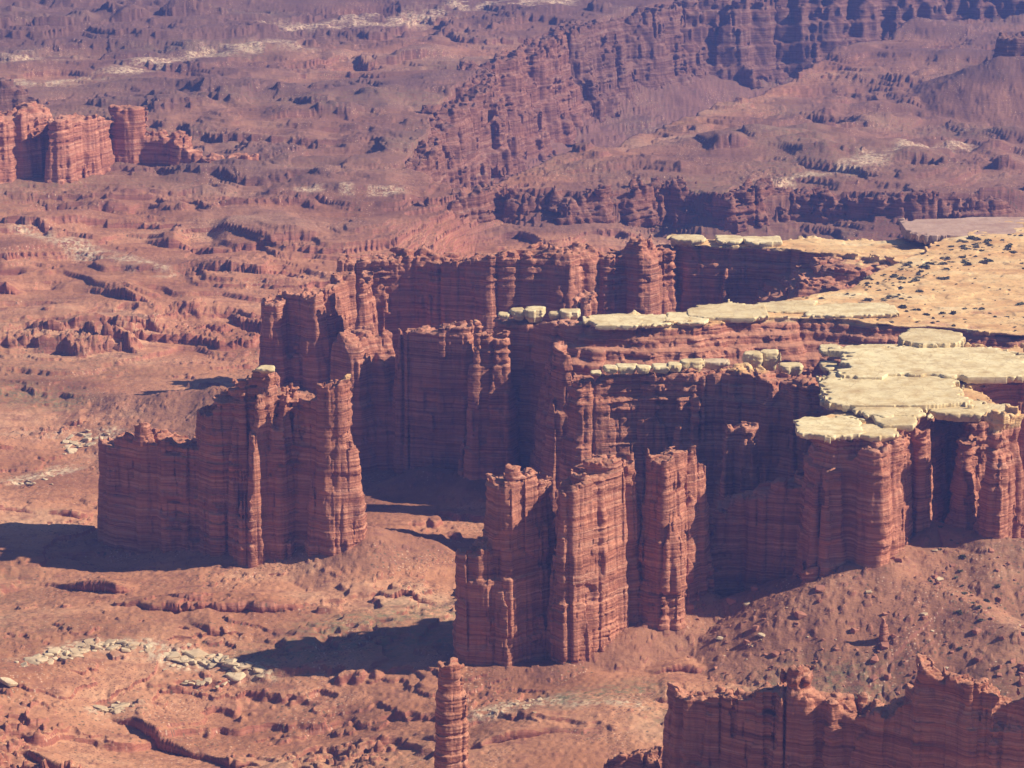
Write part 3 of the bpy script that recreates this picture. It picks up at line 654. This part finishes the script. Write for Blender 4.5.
# ------------------------------------------------------------------ cream cap slabs and cap boulders
def cap(name, px, py, wpx, hpx, z, dpx=None, label='', group=None, thick=None, mat=None, seed=0, box=.7, under=.8, res=None, cat='cap rock'):
    """a slab or block whose top is at height z; wpx and hpx are its size in the picture, dpx the depth of its top"""
    x, y = at(px, py, z); m = math.hypot(y, HC - z) / FPX; s = (HC - z) / math.hypot(y, HC - z); c = y / math.hypot(y, HC - z)
    a = wpx * m / 2
    b_ = a if dpx is None else dpx * m / s / 2
    th = thick if thick else max(hpx * m / c - 2 * b_ * s / c * .6, .35 * a)
    res = res or max(.35, min(a, b_, 6) / 9)
    xs = np.arange(-a - 2, a + 2, res, dtype=np.float32); ys = np.arange(-b_ - 2, b_ + 2, res, dtype=np.float32); zs = np.arange(-th - 2, 2.4, min(res, .45), dtype=np.float32)
    X, Y, Z = np.meshgrid(xs, ys, zs, indexing='ij')
    X2, Y2 = X[:, :, 0], Y[:, :, 0]
    wob = 1 + .16 * cells(X2 / a * 1.15 + seed, Y2 / b_ * 1.15, seed)[2] * min(1, a / 8) + .07 * cells(X2 / 4 + seed, Y2 / 4, seed)[2] * min(1, a / 8) + .12 * n2(X2 / a * 1.3 + seed, Y2 / b_ * 1.3, seed) + .07 * n2(X2 / 3 + seed, Y2 / 3, seed + 2)
    e = 2.0 + 2.0 * box
    rr = ((np.abs(X2) / a) ** e + (np.abs(Y2) / b_) ** e) ** (1 / e) * wob
    D = (rr - 1) * min(a, b_)
    D = D[:, :, None] + under * np.clip(-Z - .45 * th, 0, None) - .25 * np.clip(1 - np.abs(Z + .35 * th) / (.4 * th), 0, 1)
    top = Z - (.22 * n2(X2 / 9, Y2 / 7, seed + 4) + .07 * n2(X2 / 2, Y2 / 2, seed + 5))[:, :, None]
    V = np.maximum(top, -Z - th)
    rd = min(.28 * th, .6)
    F = np.hypot(np.maximum(D + rd, 0), np.maximum(V + rd, 0)) + np.minimum(np.maximum(D + rd, V + rd), 0) - rd
    F -= (.42 * n3(X / 2.6 + seed, Y / 2.6, Z / 1.2 + seed) + .2 * n3(X / .9, Y / .9 + seed, Z / .6)) * np.clip((-Z - .5) / 1.5, .04, 1)
    F[0] = F[-1] = 5; F[:, 0] = F[:, -1] = 5; F[:, :, 0] = F[:, :, -1] = 5
    v, q = surface(F, (x + xs[0], y + ys[0], z + zs[0]), (res, res, zs[1] - zs[0]))
    return prop(local(name, v, q, mat or M_CAP), label, cat, group, 'thing')
gA = 'cream slabs on the near mesa'
cap('cap_slab', 832, 426, 68, 0, 117.0, 20, 'pointed cream slab at the left front corner of the near mesa', gA, 3.6, seed=1)
cap('cap_slab', 877, 430, 38, 0, 116.4, 12, 'small thick cream slab jutting over the lit corner pillar', gA, 4, seed=2)
cap('cap_slab', 897, 417, 42, 0, 118.0, 15, 'rounded cream slab with a shadowed hollow front above the red buttress', gA, 3.8, seed=3)
cap('cap_slab', 955, 406, 64, 0, 117.6, 16, 'wide cream slab overhanging the dark recess of the near mesa', gA, 5, seed=4)
cap('cap_slab', 998, 409, 30, 0, 117.4, 11, 'cream cap wedge on the separate red pillar by the recess', gA, 5, seed=5)
cap('cap_slab', 893, 387, 140, 0, 119.8, 34, 'largest flat cream slab across the middle of the near mesa', gA, 4, seed=6)
cap('cap_slab', 890, 408, 76, 0, 118.6, 16, 'cream slab between the largest slab and the front edge slabs', gA, 4, seed=7)
cap('cap_slab', 935, 360, 200, 0, 121.4, 32, 'long low cream slab running to the right edge behind the largest slab', gA, 4, seed=8)
cap('cap_slab', 932, 336, 62, 0, 124.0, 15, 'pale low hump of layered rock at the back of the near mesa', gA, 5, seed=9, under=.1, box=.3)
cap('cap_boulder', 856, 373, 24, 0, 118.6, 13, 'cream block under the left rim of the long low slab', gA, 5, seed=10)
cap('cap_boulder', 834, 398, 24, 0, 117.0, 10, 'cream block tucked left of the largest flat slab', gA, 6, seed=12)
cap('cap_boulder', 832, 347, 25, 0, 116.0, 7, 'flat cream boulder at the back left corner of the near mesa', gA, 4, seed=13)
cap('cap_boulder', 829, 364, 18, 0, 114.0, 8, 'grey cream boulder fallen just below the near mesa edge', gA, 5, seed=14)
gB = 'small caps along the narrow ridge'
for i, (px, py, w_, h_, lb) in enumerate([
    (596, 371, 10, 4, 'smallest flat cap at the left end of the narrow ridge row'),
    (611, 366, 14, 8, 'first squarish cream cap of the narrow ridge, left of its widest low neighbour'),
    (627, 365, 20, 9, 'widest low cream cap in the left trio on the narrow ridge'),
    (643, 366, 13, 8, 'right cap of the left trio on the narrow ridge'),
    (661, 365, 16, 8, 'oblong cream cap just right of the gap in the narrow ridge row'),
    (674, 363, 13, 9, 'small cream cap touching the tall bulky one on the narrow ridge'),
    (692, 360, 23, 14, 'tall bulky cream cap near the middle of the narrow ridge'),
    (716, 360, 27, 9, 'brownish mushroom cap with a dark overhang on the narrow ridge'),
    (753, 352, 18, 21, 'left block of the twin tall boulders on the narrow ridge'),
    (770, 351, 17, 22, 'right block of the twin tall boulders on the narrow ridge'),
    (791, 364, 22, 11, 'rounded reddish cream boulder right of the twin boulders')]):
    cap('cap_boulder', px, py, w_, h_, [114, 116, 116, 116, 116, 117, 118, 116, 120, 120, 115][i], min(w_, 14) * .28, lb, gB, thick=h_ * .54, box=1.3, seed=20 + i, mat=None if i not in (7,) else M_PALE, under=.35)
gC = 'cream discs along the edge of the sandy mesa'
for i, (px, py, w_, d_, z, lb) in enumerate([
    (613, 319, 56, 11, 117.5, 'leftmost cream disc, thin and pointed, on the sandy mesa edge'),
    (654, 319, 34, 10, 117.5, 'second cream disc on the sandy mesa edge, above a dark hollow'),
    (687, 317, 40, 10, 117.8, 'third cream disc on the sandy mesa edge, above a dark cleft'),
    (727, 310, 76, 14, 118.4, 'largest cream disc on the sandy mesa edge'),
    (785, 306, 70, 11, 118.2, 'sandy cream slab joining the disc row to the mesa floor'),
    (850, 309, 90, 12, 118.0, 'brownish slab with a shaded brow beneath the sandy floor')]):
    cap('cap_slab', px, py, w_, 0, z, d_, lb, gC, 3.4, seed=40 + i, under=.9)
gD = 'caps on the dark point left of the discs'
for i, (px, py, w_, h_, z, lb) in enumerate([
    (504, 313, 11, 6, 115, 'low leftmost cap on the dark point'),
    (518, 309, 15, 11, 117, 'cubic cream cap second on the dark point'),
    (535, 308, 18, 15, 118, 'tallest cream cap on the dark point, darker below'),
    (555, 312, 10, 9, 116, 'thin grey cream cap by the notch of the dark point'),
    (570, 310, 20, 14, 117.5, 'squat cream cap at the right end of the dark point')]):
    cap('cap_boulder', px, py, w_, h_, z, min(w_, 14) * .28, lb, gD, thick=h_ * .6, box=1.3, seed=60 + i, under=.5)
gE = 'slabs on the rear mesa arm'
for i, (px, py, w_, lb) in enumerate([(687, 237, 37, 'left cream slab on the rear mesa arm'), (729, 238, 26, 'short middle cream slab on the rear mesa arm'), (761, 239, 38, 'right cream slab on the rear mesa arm, beside red rock'), ]):
    cap('cap_slab', px, py, w_, 0, 119.2, 6, lb, gE, 4, seed=70 + i)
cap('cap_slab', 990, 226, 170, 0, 126, 18, 'big grey pink slab at the far right, undercut and shadowed below', None, 7, seed=75, mat=M_GREY, under=.8)
cap('cap_boulder', 267, 367, 17, 6, P(267, 553, 366, 4.2, 4)[2] + .8, 4, 'lone yellow cream cap balanced on the left butte pillar', None, 3.2, seed=80)

# ------------------------------------------------------------------ loose blocks and shrubs
import bmesh
def block_mesh(name, seed, mat, flat=.6):
    rs = np.random.RandomState(seed); bm = bmesh.new()
    for _ in range(16):
        p = rs.uniform(-1, 1, 3); p = np.sign(p) * np.abs(p) ** .45; p[2] *= flat; bm.verts.new(p)
    r = bmesh.ops.convex_hull(bm, input=bm.verts)
    bmesh.ops.delete(bm, geom=[v for v in bm.verts if not v.link_faces], context='VERTS')
    bmesh.ops.bevel(bm, geom=bm.edges[:], offset=.07, segments=1, affect='EDGES', profile=.5)
    me = bpy.data.meshes.new(name); bm.to_mesh(me); bm.free(); me.materials.append(mat); return me
PB = [block_mesh('pale_block', 100 + i, M_PALE, .36) for i in range(8)]
RB = [block_mesh('boulder', 200 + i, M_RED, .75) for i in range(8)]
random.seed(5)
def put(me, name, x, y, s, label, cat, group, sink=.35, z=None, sz=1.):
    o = link(name, me)
    z = float(height(np.array([x]), np.array([y]))[0][0]) if z is None else z
    o.location = (x, y, z + s * sz * (.5 - sink)); o.scale = (s * random.uniform(.8, 1.5), s * random.uniform(.8, 1.3), s * sz * random.uniform(.8, 1.2))
    o.rotation_euler = (random.uniform(-.25, .25), random.uniform(-.25, .25), random.uniform(0, 6.28))
    return prop(o, label, cat, group)
def along(pts):
    L = [math.hypot(b[0] - a[0], b[1] - a[1]) for a, b in zip(pts[:-1], pts[1:])]; t = random.uniform(0, sum(L))
    for (a, b), l in zip(zip(pts[:-1], pts[1:]), L):
        if t <= l: return a[0] + (b[0] - a[0]) * t / l, a[1] + (b[1] - a[1]) * t / l
        t -= l
    return pts[-1]
for pts, n, sp, s0, lb, g in [
    ([(20, 664), (55, 656), (80, 648), (120, 646), (150, 650)], 90, 5, (1.3, 4.2), 'pale block in the curved line of rubble on the near basin floor', 'pale blocks of the curved rubble line'),
    ([(165, 664), (190, 660), (225, 664), (262, 676)], 80, 8, (1.8, 5.2), 'pale angular block in the jumbled heap right of the curved rubble line', 'pale blocks of the jumbled heap'),
    ([(182, 684), (235, 684)], 18, 3, (1.2, 2.6), 'small pale block in the short strip under the jumbled heap', 'pale blocks of the short strip'),
    ([(92, 712), (130, 708)], 22, 5, (1.4, 3.4), 'pale block in the small patch near the bottom left ledge', 'pale blocks of the small patch'),
    ([(62, 448), (85, 440), (108, 440)], 36, 12, (1.4, 3.8), 'pale block strewn on the slope left of the tall butte', 'pale blocks left of the butte'),
    ([(20, 484), (60, 472)], 16, 9, (1., 2.2), 'small pale block on the lower slope left of the tall butte', 'pale blocks on the lower slope'),
    ([(485, 712), (520, 704), (560, 706)], 26, 8, (.9, 1.8), 'pale brown block behind the slender foreground spire', 'pale blocks behind the spire')]:
    for i in range(n):
        px, py = along(pts); py += random.gauss(0, sp * .5); x, y = hit(px + random.gauss(0, 3), py)
        put(random.choice(PB), 'pale_block', x, y, s0[0] * .7 + (s0[1] - s0[0] * .7) * random.random() ** 2.2, lb, 'rock', g, sink=.5)
x, y = hit(7, 684); put(PB[2], 'pale_block', x, y, 5.0, 'single big pale block at the left edge of the near floor', 'rock', None)
k = 0
while k < 240:
    px, py = random.uniform(690, 1030), random.uniform(560, 720)
    x, y = at(px, py, 44 - (py - 560) * .27)
    hh, tl = height(np.array([x]), np.array([y]))
    if tl[0] < 1: continue
    s = .5 + random.random() ** 4 * 2.3
    red = random.random() < .8
    put(random.choice(RB if red else PB), 'boulder', x, y, s, 'red brown boulder lying on the talus slope under the near mesa' if red else 'pale fallen boulder among the red ones on the talus slope', 'rock', 'red boulders on the talus slope' if red else 'pale boulders on the talus slope', z=float(hh[0])); k += 1
def shrub_mesh(name, seed, mat):
    rs = np.random.RandomState(seed); V = []; Fq = []
    for _ in range(130):
        c = rs.normal(0, 1, 3); c /= np.linalg.norm(c); c *= rs.uniform(.45, 1) ; c[2] = abs(c[2]) * .75 + .05
        c[:2] *= 1 + .25 * math.sin(3 * math.atan2(c[1], c[0]) + seed)
        a = rs.normal(0, .16, 3); b = rs.normal(0, .16, 3); i = len(V)
        V += [c - a - b, c + a - b, c + a + b, c - a + b]; Fq.append((i, i + 1, i + 2, i + 3))
    return mesh_from(name, np.array(V), np.array(Fq), mat, False)
m, t, b = newmat('desert_shrub')
oi = nd(t, 'ObjectInfo')
col = ramp(t, oi.outputs['Random'], [(0, (.09, .09, .05)), (.5, (.16, .14, .085)), (1, (.26, .21, .13))]); t.links.new(col, b.inputs['Base Color'])
SH = [shrub_mesh('desert_shrub', i, m) for i in range(6)]
def mesa_top(poly_fn, x, y): return float(poly_fn(np.array([x], np.float32), np.array([y], np.float32))[0])
k = 0
CXY = C_POLY[1]
while k < 290:
    if random.random() < .5:
        u = random.random(); px = 850 + u * 180 + random.gauss(0, 14); py = 288 - u * 42 + random.gauss(0, 6)
    else: px, py = random.uniform(800, 1035), random.uniform(240, 328)
    x, y = at(px, py, 117)
    if polyd(np.array([x]), np.array([y]), CXY)[0] > -4: continue
    z = mesa_top(C_POLY[2], x, y); s = .5 + random.random() ** 3 * 2.1
    o = put(random.choice(SH), 'desert_shrub', x, y, s, 'low dark green shrub growing on the sandy mesa', 'shrub', 'shrubs on the sandy mesa', sink=.7, z=z, sz=.8); o.rotation_euler = (0, 0, random.uniform(0, 6)); k += 1
for i in range(40):
    px, py = random.choice([(935, 520), (945, 575), (960, 600), (985, 605)]); x, y = at(px + random.gauss(0, 10), py + random.gauss(0, 14), 40 - (py - 560) * .2)
    o = put(random.choice(SH), 'desert_shrub', x, y, random.uniform(.6, 1.5), 'green shrub on the gully slope below the mesa recess', 'shrub', 'shrubs on the gully slope', sink=.6, sz=.8); o.rotation_euler = (0, 0, random.uniform(0, 6))

# ------------------------------------------------------------------ the air
hz = bmesh.new(); bmesh.ops.create_cube(hz, size=1)
me = bpy.data.meshes.new('haze'); hz.to_mesh(me); hz.free()
ho = link('haze', me); ho.scale = (21400, 13000, 700); ho.location = (0, 6000, 190 ); prop(ho, kind='stuff')
m = bpy.data.materials.new('haze_air'); m.use_nodes = True; t = m.node_tree; t.nodes.clear()
out = t.nodes.new('ShaderNodeOutputMaterial'); pv = t.nodes.new('ShaderNodeVolumePrincipled')
pv.inputs['Color'].default_value = (.20, .33, 1.0, 1); pv.inputs['Density'].default_value = .000078; pv.inputs['Anisotropy'].default_value = .2
t.links.new(pv.outputs[0], out.inputs['Volume']); me.materials.append(m)
